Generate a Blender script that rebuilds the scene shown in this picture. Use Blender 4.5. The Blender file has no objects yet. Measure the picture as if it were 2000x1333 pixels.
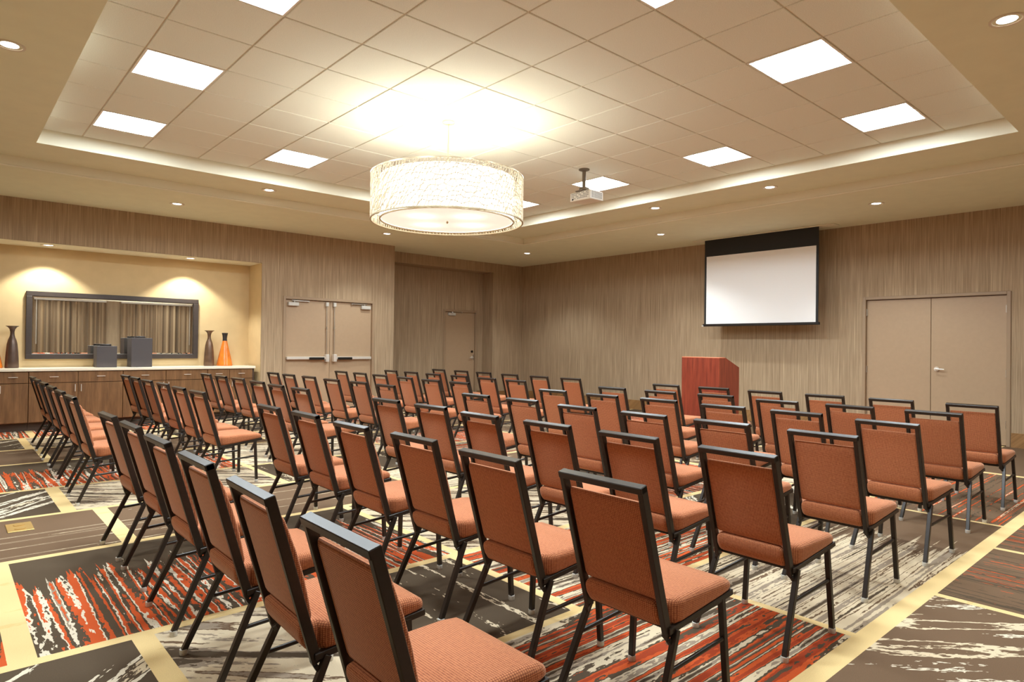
import bpy, bmesh, math, random
from mathutils import Vector, Matrix

scene = bpy.context.scene
COL = scene.collection
R = math.radians

# ------------------------------------------------------------------ camera
cam_data = bpy.data.cameras.new('camera')
cam_data.sensor_fit = 'HORIZONTAL'
cam_data.sensor_width = 36.0
cam_data.lens = 36.0 * 1262.09 / 2000.0
cam_data.clip_start = 0.05
cam = bpy.data.objects.new('camera', cam_data)
COL.objects.link(cam)
YAW, PITCH, ROLL, EYE = 0.726513, 0.0074189, 0.0122444, 1.325
fwd = Vector((math.sin(YAW) * math.cos(PITCH), math.cos(YAW) * math.cos(PITCH), math.sin(PITCH)))
rgt = Vector((math.cos(YAW), -math.sin(YAW), 0.0))
upv = rgt.cross(fwd)
r2 = rgt * math.cos(ROLL) + upv * math.sin(ROLL)
u2 = upv * math.cos(ROLL) - rgt * math.sin(ROLL)
cam.matrix_world = Matrix(((r2.x, u2.x, -fwd.x, 0.0), (r2.y, u2.y, -fwd.y, 0.0), (r2.z, u2.z, -fwd.z, EYE), (0, 0, 0, 1)))
scene.camera = cam

# ------------------------------------------------------------------ world, exposure
world = bpy.data.worlds.new('world')
scene.world = world
world.use_nodes = True
world.node_tree.nodes['Background'].inputs[0].default_value = (0.02, 0.02, 0.02, 1)
scene.view_settings.view_transform = 'Standard'
scene.view_settings.look = 'None'
scene.view_settings.gamma = 1.0
scene.view_settings.use_curve_mapping = False
scene.view_settings.exposure = 0.46
scene.cycles.max_bounces = 7
scene.cycles.diffuse_bounces = 4
scene.cycles.glossy_bounces = 4
scene.cycles.sample_clamp_indirect = 6.0
# brightness of the lamps (each lamp is built further down, with its fitting)
E_TROFFER = 62.0        # emission of the ceiling light diffusers
E_SHADE = 1.25          # glow of the drum shade
E_GLASS = 0.85          # glow of its bottom glass
P_BULB = 42.0         # the bulbs inside the drum, shining up
P_DOWN = 90.0          # recessed downlights
P_NICHE = 80.0         # recessed downlights over the counter
C_TROFFER = (0.87, 1.0, 1.07)
C_WARM = (0.91, 1.0, 1.0)


# ------------------------------------------------------------------ materials
def lin(c):
    out = []
    for v in c:
        v = v / 255.0
        out.append(v / 12.92 if v <= 0.04045 else ((v + 0.055) / 1.055) ** 2.4)
    return (out[0], out[1], out[2], 1.0)


class NT:
    """small helper to wire shader nodes"""
    def __init__(self, name):
        self.m = bpy.data.materials.new(name)
        self.m.use_nodes = True
        self.t = self.m.node_tree
        self.b = self.t.nodes['Principled BSDF']

    def n(self, kind, **kw):
        nd = self.t.nodes.new(kind)
        for k, v in kw.items():
            setattr(nd, k, v)
        return nd

    def link(self, a, b):
        self.t.links.new(a, b)

    def sock(self, s, v):
        if hasattr(v, 'is_output'):
            self.link(v, s)
        else:
            s.default_value = v

    def math(self, op, a, b=0.0, c=None):
        nd = self.n('ShaderNodeMath', operation=op)
        self.sock(nd.inputs[0], a)
        self.sock(nd.inputs[1], b)
        if c is not None:
            self.sock(nd.inputs[2], c)
        return nd.outputs[0]

    def mix(self, f, a, b, kind='MIX'):
        nd = self.n('ShaderNodeMix', data_type='RGBA', blend_type=kind)
        self.sock(nd.inputs[0], f)
        self.sock(nd.inputs[6], a)
        self.sock(nd.inputs[7], b)
        return nd.outputs[2]

    def ramp(self, f, stops, interp='LINEAR'):
        nd = self.n('ShaderNodeValToRGB')
        cr = nd.color_ramp
        cr.interpolation = interp
        while len(cr.elements) < len(stops):
            cr.elements.new(0.5)
        for e, (p, c) in zip(cr.elements, stops):
            e.position = p
            e.color = c
        self.link(f, nd.inputs[0])
        return nd.outputs[0]

    def noise(self, vec, scale=1.0, detail=2.0, rough=0.5):
        nd = self.n('ShaderNodeTexNoise')
        nd.inputs['Scale'].default_value = scale
        nd.inputs['Detail'].default_value = detail
        nd.inputs['Roughness'].default_value = rough
        self.link(vec, nd.inputs['Vector'])
        return nd.outputs['Fac']

    def obj(self):
        return self.n('ShaderNodeTexCoord').outputs['Object']

    def xyz(self, v):
        nd = self.n('ShaderNodeSeparateXYZ')
        self.link(v, nd.inputs[0])
        return nd.outputs

    def vec(self, x, y, z):
        nd = self.n('ShaderNodeCombineXYZ')
        self.sock(nd.inputs[0], x)
        self.sock(nd.inputs[1], y)
        self.sock(nd.inputs[2], z)
        return nd.outputs[0]

    def bump(self, h, strength, dist=0.01):
        nd = self.n('ShaderNodeBump')
        nd.inputs['Strength'].default_value = strength
        nd.inputs['Distance'].default_value = dist
        self.link(h, nd.inputs['Height'])
        self.link(nd.outputs[0], self.b.inputs['Normal'])


def plain(name, rgb, rough=0.5, metal=0.0, speck=0.0, scale=40.0, spec=0.5):
    t = NT(name)
    t.b.inputs['Roughness'].default_value = rough
    t.b.inputs['Metallic'].default_value = metal
    t.b.inputs['Specular IOR Level'].default_value = spec
    c = lin(rgb)
    if speck > 0:
        f = t.noise(t.obj(), scale, 3.0)
        d = tuple(v * (1 - speck) for v in c[:3]) + (1,)
        l = tuple(min(1.0, v * (1 + speck)) for v in c[:3]) + (1,)
        t.link(t.ramp(f, [(0.3, d), (0.7, l)]), t.b.inputs['Base Color'])
    else:
        t.b.inputs['Base Color'].default_value = c
    return t.m


def emitter(name, col, strength, base=(255, 255, 255)):
    t = NT(name)
    t.b.inputs['Base Color'].default_value = lin(base)
    t.b.inputs['Emission Color'].default_value = (*col, 1)
    t.b.inputs['Emission Strength'].default_value = strength
    t.b.inputs['Roughness'].default_value = 0.6
    return t.m


def wallpaper():
    t = NT('wallpaper_threads')
    x, y, z = t.xyz(t.obj())
    h = t.math('ADD', x, y)
    f1 = t.noise(t.vec(t.math('MULTIPLY', h, 150.0), t.math('MULTIPLY', z, 1.6), 0.0), 1.0, 3.0, 0.6)
    f2 = t.noise(t.vec(t.math('MULTIPLY', h, 45.0), t.math('MULTIPLY', z, 0.7), 7.0), 1.0, 2.0, 0.5)
    f = t.math('ADD', t.math('MULTIPLY', f1, 0.65), t.math('MULTIPLY', f2, 0.35))
    c = t.ramp(f, [(0.30, lin((130, 107, 82))), (0.45, lin((162, 138, 110))), (0.55, lin((178, 153, 124))), (0.70, lin((204, 181, 148)))])
    t.link(c, t.b.inputs['Base Color'])
    t.b.inputs['Roughness'].default_value = 0.75
    t.b.inputs['Specular IOR Level'].default_value = 0.25
    t.bump(f1, 0.12, 0.004)
    return t.m


def wood(name, dark, mid, light, axis='z', freq=28.0, rough=0.4, stripes=None):
    t = NT(name)
    x, y, z = t.xyz(t.obj())
    along = {'x': x, 'y': y, 'z': z}[axis]
    rest = [v for k, v in (('x', x), ('y', y), ('z', z)) if k != axis]
    h = t.math('ADD', rest[0], rest[1])
    f1 = t.noise(t.vec(t.math('MULTIPLY', h, freq), t.math('MULTIPLY', along, 1.3), 0.0), 1.0, 4.0, 0.62)
    f2 = t.noise(t.vec(t.math('MULTIPLY', h, freq * 5), t.math('MULTIPLY', along, 5.0), 3.0), 1.0, 2.0, 0.5)
    f = t.math('ADD', t.math('MULTIPLY', f1, 0.75), t.math('MULTIPLY', f2, 0.25))
    c = t.ramp(f, [(0.30, lin(dark)), (0.5, lin(mid)), (0.70, lin(light))])
    t.link(c, t.b.inputs['Base Color'])
    t.b.inputs['Roughness'].default_value = rough
    t.bump(f2, 0.05, 0.002)
    return t.m


def fabric():
    """woven seat cloth: small raised cells between darker threads, laid out in metres by UV"""
    t = NT('rust_woven_fabric')
    uv = t.n('ShaderNodeTexCoord').outputs['UV']
    u, v, _ = t.xyz(uv)
    P = 0.0078

    def line(s, p):
        f = t.math('FRACT', t.math('DIVIDE', s, p))
        return t.math('ABSOLUTE', t.math('SUBTRACT', f, 0.5))      # 0.5 at the thread, 0 in the cell
    a = line(u, P)
    b = line(v, P * 0.8)
    m = t.math('MAXIMUM', a, b)
    wob = t.noise(uv, 90.0, 2.0)
    m2 = t.math('ADD', m, t.math('MULTIPLY', t.math('SUBTRACT', wob, 0.5), 0.22))
    cell = t.ramp(m2, [(0.22, lin((212, 143, 98))), (0.36, lin((186, 111, 75))), (0.47, lin((116, 60, 41)))])
    slow = t.noise(uv, 14.0, 3.0)
    t.link(t.mix(t.math('MULTIPLY', slow, 0.25), cell, lin((196, 118, 84))), t.b.inputs['Base Color'])
    t.b.inputs['Roughness'].default_value = 0.85
    t.b.inputs['Specular IOR Level'].default_value = 0.2
    t.b.inputs['Sheen Weight'].default_value = 0.45
    t.b.inputs['Sheen Roughness'].default_value = 0.4
    t.b.inputs['Sheen Tint'].default_value = (1.0, 0.72, 0.52, 1)
    inv = t.math('SUBTRACT', 1.0, m2)
    t.bump(inv, 0.35, 0.003)
    return t.m


CBROWN = lin((90, 75, 59))
CBROWN2 = lin((116, 92, 71))
CTAUPE = lin((160, 142, 122))
CORANGE = lin((206, 90, 46))
CRED = lin((166, 68, 40))
CCREAM = lin((222, 202, 170))
CWHITE = lin((228, 214, 190))
CYELLOW = lin((238, 207, 148))


def carpet(name, angle, lo, hi, stops, base=CBROWN, fade=None, seed=0.0, ragged=0.10, mixw=0.5):
    """streaks woven into the carpet; 'angle' is the streak direction on the floor"""
    t = NT('carpet_' + name)
    x, y, z = t.xyz(t.obj())
    c, s = math.cos(R(angle)), math.sin(R(angle))
    u = t.math('ADD', t.math('MULTIPLY', x, c), t.math('MULTIPLY', y, s))
    v = t.math('SUBTRACT', t.math('MULTIPLY', y, c), t.math('MULTIPLY', x, s))
    f0 = t.noise(t.vec(t.math('MULTIPLY', v, hi), seed, 0.0), 1.0, 1.0, 0.5)
    f1 = t.noise(t.vec(t.math('MULTIPLY', u, lo), t.math('MULTIPLY', v, hi * 1.3), seed + 2), 1.0, 1.0, 0.5)
    f2 = t.noise(t.vec(t.math('MULTIPLY', u, 16.0), t.math('MULTIPLY', v, 55.0), seed + 5), 1.0, 2.0, 0.6)
    f = t.math('ADD', t.math('ADD', t.math('MULTIPLY', f0, mixw), t.math('MULTIPLY', f1, 1.0 - mixw)), t.math('MULTIPLY', t.math('SUBTRACT', f2, 0.5), ragged))
    col = t.ramp(f, stops, 'CONSTANT')
    if fade:
        axis, period, origin, limit, spread = fade
        q = {'x': x, 'y': y}[axis]
        loc = t.math('SUBTRACT', q, origin)
        if period:
            loc = t.math('MULTIPLY', t.math('FRACT', t.math('DIVIDE', loc, period)), period)
        n2 = t.noise(t.vec(t.math('MULTIPLY', v, hi * 1.6), t.math('MULTIPLY', u, 0.15), seed), 1.0, 3.0, 0.75)
        lim = t.math('ADD', limit, t.math('MULTIPLY', t.math('SUBTRACT', n2, 0.5), spread))
        col = t.mix(t.math('GREATER_THAN', loc, lim), col, base)
    pile = t.noise(t.obj(), 420.0, 2.0)
    col = t.mix(1.0, col, t.ramp(pile, [(0.3, (0.72, 0.72, 0.72, 1)), (0.7, (1.0, 1.0, 1.0, 1))]), 'MULTIPLY')
    t.link(col, t.b.inputs['Base Color'])
    t.b.inputs['Roughness'].default_value = 0.95
    t.b.inputs['Specular IOR Level'].default_value = 0.1
    t.bump(pile, 0.25, 0.004)
    return t.m


def ceiling_tile_mat():
    t = NT('mineral_fibre_tile')
    f = t.noise(t.obj(), 260.0, 3.0, 0.6)
    t.link(t.ramp(f, [(0.35, lin((218, 218, 206))), (0.6, lin((246, 247, 236)))]), t.b.inputs['Base Color'])
    t.b.inputs['Roughness'].default_value = 0.95
    t.b.inputs['Specular IOR Level'].default_value = 0.1
    t.bump(f, 0.3, 0.003)
    return t.m


def curtain_mat():
    t = NT('striped_curtain_cloth')
    x, y, z = t.xyz(t.obj())
    f = t.noise(t.vec(t.math('MULTIPLY', x, 9.0), 0.0, 0.0), 1.0, 2.0)
    t.link(t.ramp(f, [(0.35, lin((98, 80, 62))), (0.52, lin((152, 126, 98))), (0.7, lin((200, 172, 136)))]), t.b.inputs['Base Color'])
    t.b.inputs['Roughness'].default_value = 0.85
    return t.m


M = {}
M['wallpaper'] = wallpaper()
M['tan_paint'] = plain('tan_wall_paint', (214, 188, 144), 0.8, speck=0.03, scale=6, spec=0.2)
M['soffit'] = plain('beige_ceiling_paint', (234, 233, 206), 0.85, speck=0.02, scale=5, spec=0.15)
M['fascia'] = plain('cream_fascia_paint', (236, 230, 208), 0.8, spec=0.15)
M['tile'] = ceiling_tile_mat()
M['grid'] = plain('white_painted_grid', (216, 204, 180), 0.5, spec=0.3)
M['door'] = plain('taupe_door_paint', (178, 150, 120), 0.45, speck=0.02, scale=20)
M['door_frame'] = plain('taupe_frame_paint', (162, 136, 108), 0.45)
M['steel'] = plain('brushed_steel', (200, 192, 180), 0.32, 1.0)
M['bright_steel'] = plain('bright_steel', (236, 230, 220), 0.28, 0.45)
M['dark_metal'] = plain('dark_metal', (44, 38, 34), 0.45, 0.6)
M['closer'] = plain('silver_painted_metal', (206, 200, 190), 0.4, 0.2)
M['frame'] = plain('black_brown_chair_frame', (44, 36, 30), 0.36, 0.15, speck=0.12, scale=60)
M['glide'] = plain('clear_plastic_glide', (214, 210, 200), 0.25)
M['fabric'] = fabric()
M['base'] = wood('baseboard_wood', (120, 84, 50), (148, 108, 66), (170, 128, 82), 'x', 12)
M['cab'] = wood('walnut_cabinet', (92, 62, 38), (122, 86, 54), (146, 106, 70), 'z', 14, 0.38)
M['cab_dark'] = plain('cabinet_toe_kick', (70, 50, 36), 0.6)
M['counter'] = plain('cream_stone_counter', (242, 230, 208), 0.3, speck=0.03, scale=80)
M['mahogany'] = wood('red_mahogany', (100, 38, 26), (132, 54, 36), (156, 72, 48), 'z', 22, 0.35)
M['mahogany_edge'] = plain('pale_mahogany_edge', (206, 120, 84), 0.4)
M['screen'] = plain('matte_white_screen', (254, 252, 251), 0.9, spec=0.05)
M['black'] = plain('matte_black', (22, 20, 19), 0.6)
M['mirror'] = plain('mirror_glass', (240, 240, 234), 0.015, 1.0)
M['mirror_frame'] = plain('dark_grey_frame', (62, 51, 46), 0.45, speck=0.08, scale=30)
M['bronze'] = plain('bronze_glaze', (110, 84, 66), 0.3, 0.35, speck=0.2, scale=12)
M['bronze_dark'] = plain('dark_bronze_glaze', (92, 72, 62), 0.32, 0.3, speck=0.15, scale=12)
M['orange_glaze'] = plain('orange_glaze', (226, 122, 44), 0.15, 0.0, speck=0.22, scale=10)
M['grey_jar'] = plain('slate_grey_ceramic', (78, 71, 72), 0.5)
M['jar_dark'] = plain('dark_ceramic_lid', (46, 40, 40), 0.4)
M['white_plastic'] = plain('white_plastic', (226, 218, 206), 0.4)
M['vent'] = plain('grey_vent', (120, 114, 108), 0.5)
M['pole'] = plain('taupe_metal_pole', (112, 98, 82), 0.4, 0.4)
M['brass'] = plain('brass_plate', (214, 178, 112), 0.35, 0.7)
M['rim'] = plain('champagne_metal', (206, 190, 158), 0.35, 0.5)
M['lattice'] = plain('cream_cut_metal', (240, 230, 206), 0.45)
M['troffer'] = emitter('troffer_diffuser', C_TROFFER, E_TROFFER)
M['troffer_white'] = plain('white_enamel', (240, 234, 222), 0.4)
M['shade'] = emitter('linen_shade_lit', (1.0, 0.97, 0.91), E_SHADE)
M['glass'] = emitter('frosted_glass_lit', (1.0, 0.86, 0.70), E_GLASS)
M['lens'] = emitter('downlight_lens', (1.0, 0.97, 0.90), 9.0)
M['trim'] = plain('downlight_trim', (222, 210, 188), 0.4)
M['curtain'] = curtain_mat()
M['yellow'] = carpet('yellow_border', 0, 1.0, 6.0, [(0.0, CYELLOW), (0.62, lin((230, 197, 136)))], ragged=0.1)
M['c_orange'] = carpet('orange_streaks', 90, 0.5, 9.0, [(0.0, CBROWN), (0.385, CORANGE), (0.44, CBROWN), (0.475, CWHITE), (0.50, CORANGE), (0.545, CBROWN), (0.585, CWHITE), (0.61, CTAUPE), (0.635, CORANGE), (0.68, CBROWN)], fade=('y', 3.775, 3.29, 1.02, 1.5), seed=1.0)
M['c_red'] = carpet('red_streaks', 0, 0.5, 15.0, [(0.0, CBROWN), (0.38, CRED), (0.43, CORANGE), (0.465, CBROWN), (0.50, CCREAM), (0.535, CTAUPE), (0.56, CBROWN), (0.61, CORANGE), (0.66, CBROWN)], seed=2.0)
M['c_cream'] = carpet('cream_streaks', 0, 0.4, 17.0, [(0.0, CBROWN), (0.40, CTAUPE), (0.455, CCREAM), (0.52, CBROWN2), (0.545, CCREAM), (0.61, CBROWN)], fade=('x', 0, 3.2, 1.75, 2.4), base=CBROWN2, seed=3.0)
M['c_cream_diag'] = carpet('cream_diagonal', -43, 0.9, 8.0, [(0.0, CBROWN), (0.42, CTAUPE), (0.46, CCREAM), (0.57, CBROWN2), (0.60, CTAUPE), (0.66, CBROWN)], seed=4.0, ragged=0.16, mixw=0.3)
M['c_dark_diag'] = carpet('dark_diagonal', 47, 0.9, 6.0, [(0.0, CBROWN), (0.57, CWHITE), (0.63, CBROWN), (0.67, CCREAM)], seed=5.0, ragged=0.18, mixw=0.3)
M['c_brown_diag'] = carpet('brown_diagonal', -45, 0.9, 6.5, [(0.0, CBROWN2), (0.36, CWHITE), (0.39, CBROWN2), (0.575, CCREAM), (0.62, CBROWN2)], seed=6.0, ragged=0.18, mixw=0.3)
M['c_calm'] = carpet('calm_lines', 0, 0.45, 17.0, [(0.0, CBROWN2), (0.335, CCREAM), (0.355, CBROWN2), (0.615, CCREAM), (0.635, CBROWN2)], seed=7.0, ragged=0.04)
M['c_ember'] = carpet('ember_lines', 88, 0.5, 22.0, [(0.0, CBROWN2), (0.375, CORANGE), (0.395, CBROWN2), (0.54, CBROWN), (0.60, CORANGE), (0.635, CBROWN2)], seed=8.0, ragged=0.12)
M['c_ember_x'] = carpet('ember_lines_across', 0, 0.5, 20.0, [(0.0, CBROWN2), (0.37, CORANGE), (0.41, CBROWN2), (0.535, CBROWN), (0.57, CORANGE), (0.62, CCREAM), (0.64, CBROWN2)], seed=9.0, ragged=0.12)
M['c_dash'] = carpet('dark_dashes', 90, 1.2, 9.0, [(0.0, CBROWN), (0.60, CCREAM), (0.66, CBROWN)], seed=10.0, ragged=0.3, mixw=0.4)


# ------------------------------------------------------------------ mesh helpers
def quadbox(bm, x0, x1, y0, y1, z0, z1, mi=0):
    vs = [bm.verts.new(p) for p in ((x0, y0, z0), (x1, y0, z0), (x1, y1, z0), (x0, y1, z0), (x0, y0, z1), (x1, y0, z1), (x1, y1, z1), (x0, y1, z1))]
    out = []
    for f in ((0, 3, 2, 1), (4, 5, 6, 7), (0, 1, 5, 4), (1, 2, 6, 5), (2, 3, 7, 6), (3, 0, 4, 7)):
        fc = bm.faces.new([vs[i] for i in f])
        fc.material_index = mi
        out.append(fc)
    return out


def bbox(bm, x0, x1, y0, y1, z0, z1, r=0.003, seg=1):
    fs = quadbox(bm, x0, x1, y0, y1, z0, z1)
    es = list({e for f in fs for e in f.edges})
    bmesh.ops.bevel(bm, geom=es, offset=r, segments=seg, affect='EDGES', profile=0.5)


def quad(bm, pts, mi=0):
    f = bm.faces.new([bm.verts.new(p) for p in pts])
    f.material_index = mi
    return f


def bar(bm, p, q, w, h, side=(0, 1, 0), r=0.002):
    """rectangular tube from p to q; w is its size along 'side', h across"""
    p, q = Vector(p), Vector(q)
    d = (q - p).normalized()
    s = Vector(side)
    s = (s - d * s.dot(d)).normalized()
    t = d.cross(s)
    a, b = s * w / 2, t * h / 2
    ring = [-a - b, a - b, a + b, -a + b]
    v0 = [bm.verts.new(p + o) for o in ring]
    v1 = [bm.verts.new(q + o) for o in ring]
    fs = [bm.faces.new(v0[::-1]), bm.faces.new(v1)]
    for i in range(4):
        j = (i + 1) % 4
        fs.append(bm.faces.new((v0[i], v0[j], v1[j], v1[i])))
    if r > 0:
        es = list({e for f in fs for e in f.edges})
        bmesh.ops.bevel(bm, geom=es, offset=r, segments=1, affect='EDGES')


def tube(bm, p, q, r0, r1=None, n=10):
    r1 = r0 if r1 is None else r1
    p, q = Vector(p), Vector(q)
    d = (q - p).normalized()
    s = d.orthogonal().normalized()
    t = d.cross(s)
    v0, v1 = [], []
    for i in range(n):
        a = 2 * math.pi * i / n
        o = s * math.cos(a) + t * math.sin(a)
        v0.append(bm.verts.new(p + o * r0))
        v1.append(bm.verts.new(q + o * r1))
    bm.faces.new(v0[::-1])
    bm.faces.new(v1)
    for i in range(n):
        j = (i + 1) % n
        bm.faces.new((v0[i], v0[j], v1[j], v1[i]))


def lathe(bm, prof, n=32, cx=0.0, cy=0.0, close=False):
    """turn (radius, z) points round the z axis"""
    rings = []
    for r, z in prof:
        if r < 1e-6:
            rings.append([bm.verts.new((cx, cy, z))])
        else:
            rings.append([bm.verts.new((cx + r * math.cos(2 * math.pi * i / n), cy + r * math.sin(2 * math.pi * i / n), z)) for i in range(n)])
    pairs = list(zip(rings, rings[1:]))
    if close:
        pairs.append((rings[-1], rings[0]))
    for a, b in pairs:
        for i in range(n):
            j = (i + 1) % n
            if len(a) == 1 and len(b) == 1:
                continue
            if len(a) == 1:
                bm.faces.new((a[0], b[j], b[i]))
            elif len(b) == 1:
                bm.faces.new((a[i], a[j], b[0]))
            else:
                bm.faces.new((a[i], a[j], b[j], b[i]))


def loft(bm, rings, cap=True):
    vs = [[bm.verts.new(p) for p in r] for r in rings]
    n = len(vs[0])
    for a, b in zip(vs, vs[1:]):
        for i in range(n):
            j = (i + 1) % n
            bm.faces.new((a[i], a[j], b[j], b[i]))
    if cap:
        bm.faces.new(vs[0][::-1])
        bm.faces.new(vs[-1])


def box_uv(bm):
    uv = bm.loops.layers.uv.verify()
    for f in bm.faces:
        n = f.normal
        ax = max(range(3), key=lambda i: abs(n[i]))
        for l in f.loops:
            c = l.vert.co
            l[uv].uv = (c.y, c.z) if ax == 0 else ((c.x, c.z) if ax == 1 else (c.x, c.y))


def mesh(name, bm, mats, smooth=None, uv=False):
    bmesh.ops.recalc_face_normals(bm, faces=bm.faces[:])
    if uv:
        bm.normal_update()
        box_uv(bm)
    me = bpy.data.meshes.new(name)
    bm.to_mesh(me)
    bm.free()
    for m in (mats if isinstance(mats, (list, tuple)) else [mats]):
        me.materials.append(m)
    if smooth is not None:
        me.shade_smooth()
        me.set_sharp_from_angle(angle=R(smooth))
    return me


def obj(name, me, parent=None, loc=None):
    o = bpy.data.objects.new(name, me)
    COL.objects.link(o)
    if parent is not None:
        o.parent = parent
    if loc is not None:
        o.location = loc
    return o


def make(name, fn, mats, parent=None, smooth=None, loc=None, uv=False):
    bm = bmesh.new()
    fn(bm)
    return obj(name, mesh(name, bm, mats, smooth, uv), parent, loc)


def tag(o, label, cat, group=None, kind=None):
    o['label'] = label
    o['category'] = cat
    if group:
        o['group'] = group
    if kind:
        o['kind'] = kind
    return o


def thing(name, label, cat, loc=(0, 0, 0), group=None, rz=0.0, kind=None):
    o = bpy.data.objects.new(name, None)
    o.empty_display_size = 0.1
    COL.objects.link(o)
    o.location = loc
    o.rotation_euler = (0, 0, rz)
    return tag(o, label, cat, group, kind)


def copy_tree(o, parent=None):
    c = o.copy()
    COL.objects.link(c)
    c.parent = parent
    for ch in o.children:
        copy_tree(ch, c)
    return c


# ------------------------------------------------------------------ the room
X0, X1, Y0, Y1 = -2.6, 11.16, -1.5, 11.54      # room faces
ZS, ZU, ZT = 3.35, 3.47, 3.63                   # lower soffit, upper soffit, tile face
YD, YA, ZA = 12.2, 12.6, 3.12                   # wall past the corner, back of the door alcove, its head
NX0, NX1, NY, NZ = 0.10, 4.286, 12.15, 2.74     # counter niche

# floor: one carpet; bands, panels and yellow borders follow the woven pattern
STY = ['yellow', 'c_orange', 'c_red', 'c_cream', 'c_cream_diag', 'c_dark_diag', 'c_brown_diag', 'c_calm', 'c_ember', 'c_ember_x', 'c_dash']
SI = {k: i for i, k in enumerate(STY)}
BANDS = [  # (y0, y1, width of the border line on its near side, [(seam x, border width) ...], [style between seams ...])
    (-1.5, -0.48, 0.05, [(-0.9, .09), (1.5, .06), (4.2, .09), (6.4, .06), (8.8, .09)], ['c_dark_diag', 'c_cream_diag', 'c_dash', 'c_red', 'c_dark_diag', 'c_cream_diag']),
    (-0.48, 1.14, 0.06, [(-1.7, .09), (0.28, .09), (2.45, .06), (4.08, .05), (5.35, .05), (7.6, .09), (9.7, .06)], ['c_orange', 'c_orange', 'c_red', 'c_brown_diag', 'c_ember', 'c_ember', 'c_orange', 'c_red']),
    (1.14, 2.2, 0.095, [(-1.2, .09), (0.975, .09), (3.2, .05), (6.05, .045), (8.6, .09)], ['c_calm', 'c_calm', 'c_red', 'c_cream', 'c_ember_x', 'c_cream']),
    (2.2, 3.29, 0.05, [(-1.4, .06), (0.706, .09), (1.62, .05), (2.43, .06), (4.6, .09), (6.3, .06), (8.3, .09)], ['c_cream_diag', 'c_dark_diag', 'c_cream_diag', 'c_dash', 'c_red', 'c_dark_diag', 'c_cream_diag', 'c_dash']),
    (3.29, 4.85, 0.065, [(-1.7, .09), (0.28, .10), (2.49, .06), (4.3, .06), (6.5, .09), (8.4, .06)], ['c_orange', 'c_orange', 'c_orange', 'c_cream_diag', 'c_orange', 'c_brown_diag', 'c_orange']),
    (4.85, 6.0, 0.065, [(-1.2, .09), (0.975, .10), (3.4, .05), (6.0, .09), (8.6, .06)], ['c_calm', 'c_calm', 'c_calm', 'c_cream', 'c_calm', 'c_cream']),
    (6.0, 7.08, 0.06, [(-1.4, .06), (0.78, .10), (2.5, .06), (4.6, .09), (6.6, .06), (8.8, .09)], ['c_cream_diag', 'c_dark_diag', 'c_cream_diag', 'c_dash', 'c_red', 'c_dark_diag', 'c_cream_diag']),
    (7.08, 8.62, 0.06, [(-1.7, .09), (0.3, .09), (2.5, .06), (4.4, .06), (6.5, .09), (8.4, .06)], ['c_orange', 'c_orange', 'c_orange', 'c_cream_diag', 'c_orange', 'c_brown_diag', 'c_orange']),
    (8.62, 9.75, 0.06, [(-1.2, .09), (0.93, .09), (3.4, .05), (6.0, .09), (8.6, .06)], ['c_calm', 'c_calm', 'c_calm', 'c_cream', 'c_calm', 'c_cream']),
    (9.75, 10.85, 0.06, [(-1.4, .06), (0.855, .09), (2.5, .06), (4.6, .09), (6.6, .06), (8.8, .09)], ['c_cream_diag', 'c_dark_diag', 'c_cream_diag', 'c_dash', 'c_red', 'c_dark_diag', 'c_cream_diag']),
    (10.85, 12.75, 0.06, [(-1.7, .09), (1.0, .09), (2.6, .06), (4.4, .06), (6.5, .09), (8.4, .06)], ['c_orange', 'c_orange', 'c_orange', 'c_cream_diag', 'c_orange', 'c_brown_diag', 'c_orange']),
]


def build_floor(bm):
    for y0, y1, wl, seams, styles in BANDS:
        quad(bm, [(X0, y0 - wl / 2, 0), (X1 + .1, y0 - wl / 2, 0), (X1 + .1, y0 + wl / 2, 0), (X0, y0 + wl / 2, 0)], 0)
        nxt = [b[2] for b in BANDS if abs(b[0] - y1) < 1e-6]
        a, b = y0 + wl / 2, y1 - (nxt[0] / 2 if nxt else 0)
        x = X0
        for (sx, w), st in zip(seams + [(X1 + .1, 0)], styles):
            quad(bm, [(x, a, 0), (sx - w / 2, a, 0), (sx - w / 2, b, 0), (x, b, 0)], SI[st])
            if w:
                quad(bm, [(sx - w / 2, a, 0), (sx + w / 2, a, 0), (sx + w / 2, b, 0), (sx - w / 2, b, 0)], 0)
            x = sx + w / 2


tag(make('floor', build_floor, [M[k] for k in STY]), 'patterned carpet floor with orange, brown and cream panels edged in yellow', 'floor', kind='structure')

# ceiling: two stepped soffits round a tray of lay-in tiles
E1 = (-0.14, 8.72, 0.58, 9.50)
E2 = (0.77, 7.83, 1.43, 8.68)


def ring(bm, o, i, z, mi):
    ox0, ox1, oy0, oy1 = o
    ix0, ix1, iy0, iy1 = i
    for a in ([(ox0, oy0), (ox1, oy0), (ox1, iy0), (ox0, iy0)], [(ox0, iy1), (ox1, iy1), (ox1, oy1), (ox0, oy1)],
              [(ox0, iy0), (ix0, iy0), (ix0, iy1), (ox0, iy1)], [(ix1, iy0), (ox1, iy0), (ox1, iy1), (ix1, iy1)]):
        quad(bm, [(x, y, z) for x, y in a], mi)


def fascia(bm, r, z0, z1, mi):
    x0, x1, y0, y1 = r
    for a, b in (((x0, y0), (x1, y0)), ((x1, y0), (x1, y1)), ((x1, y1), (x0, y1)), ((x0, y1), (x0, y0))):
        quad(bm, [(*a, z0), (*b, z0), (*b, z1), (*a, z1)], mi)


def build_ceiling(bm):
    ring(bm, (X0, X1 + .1, Y0, 12.75), E1, ZS, 0)
    fascia(bm, E1, ZS, ZU, 1)
    ring(bm, E1, E2, ZU, 0)
    fascia(bm, E2, ZU, ZT + .02, 1)


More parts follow.
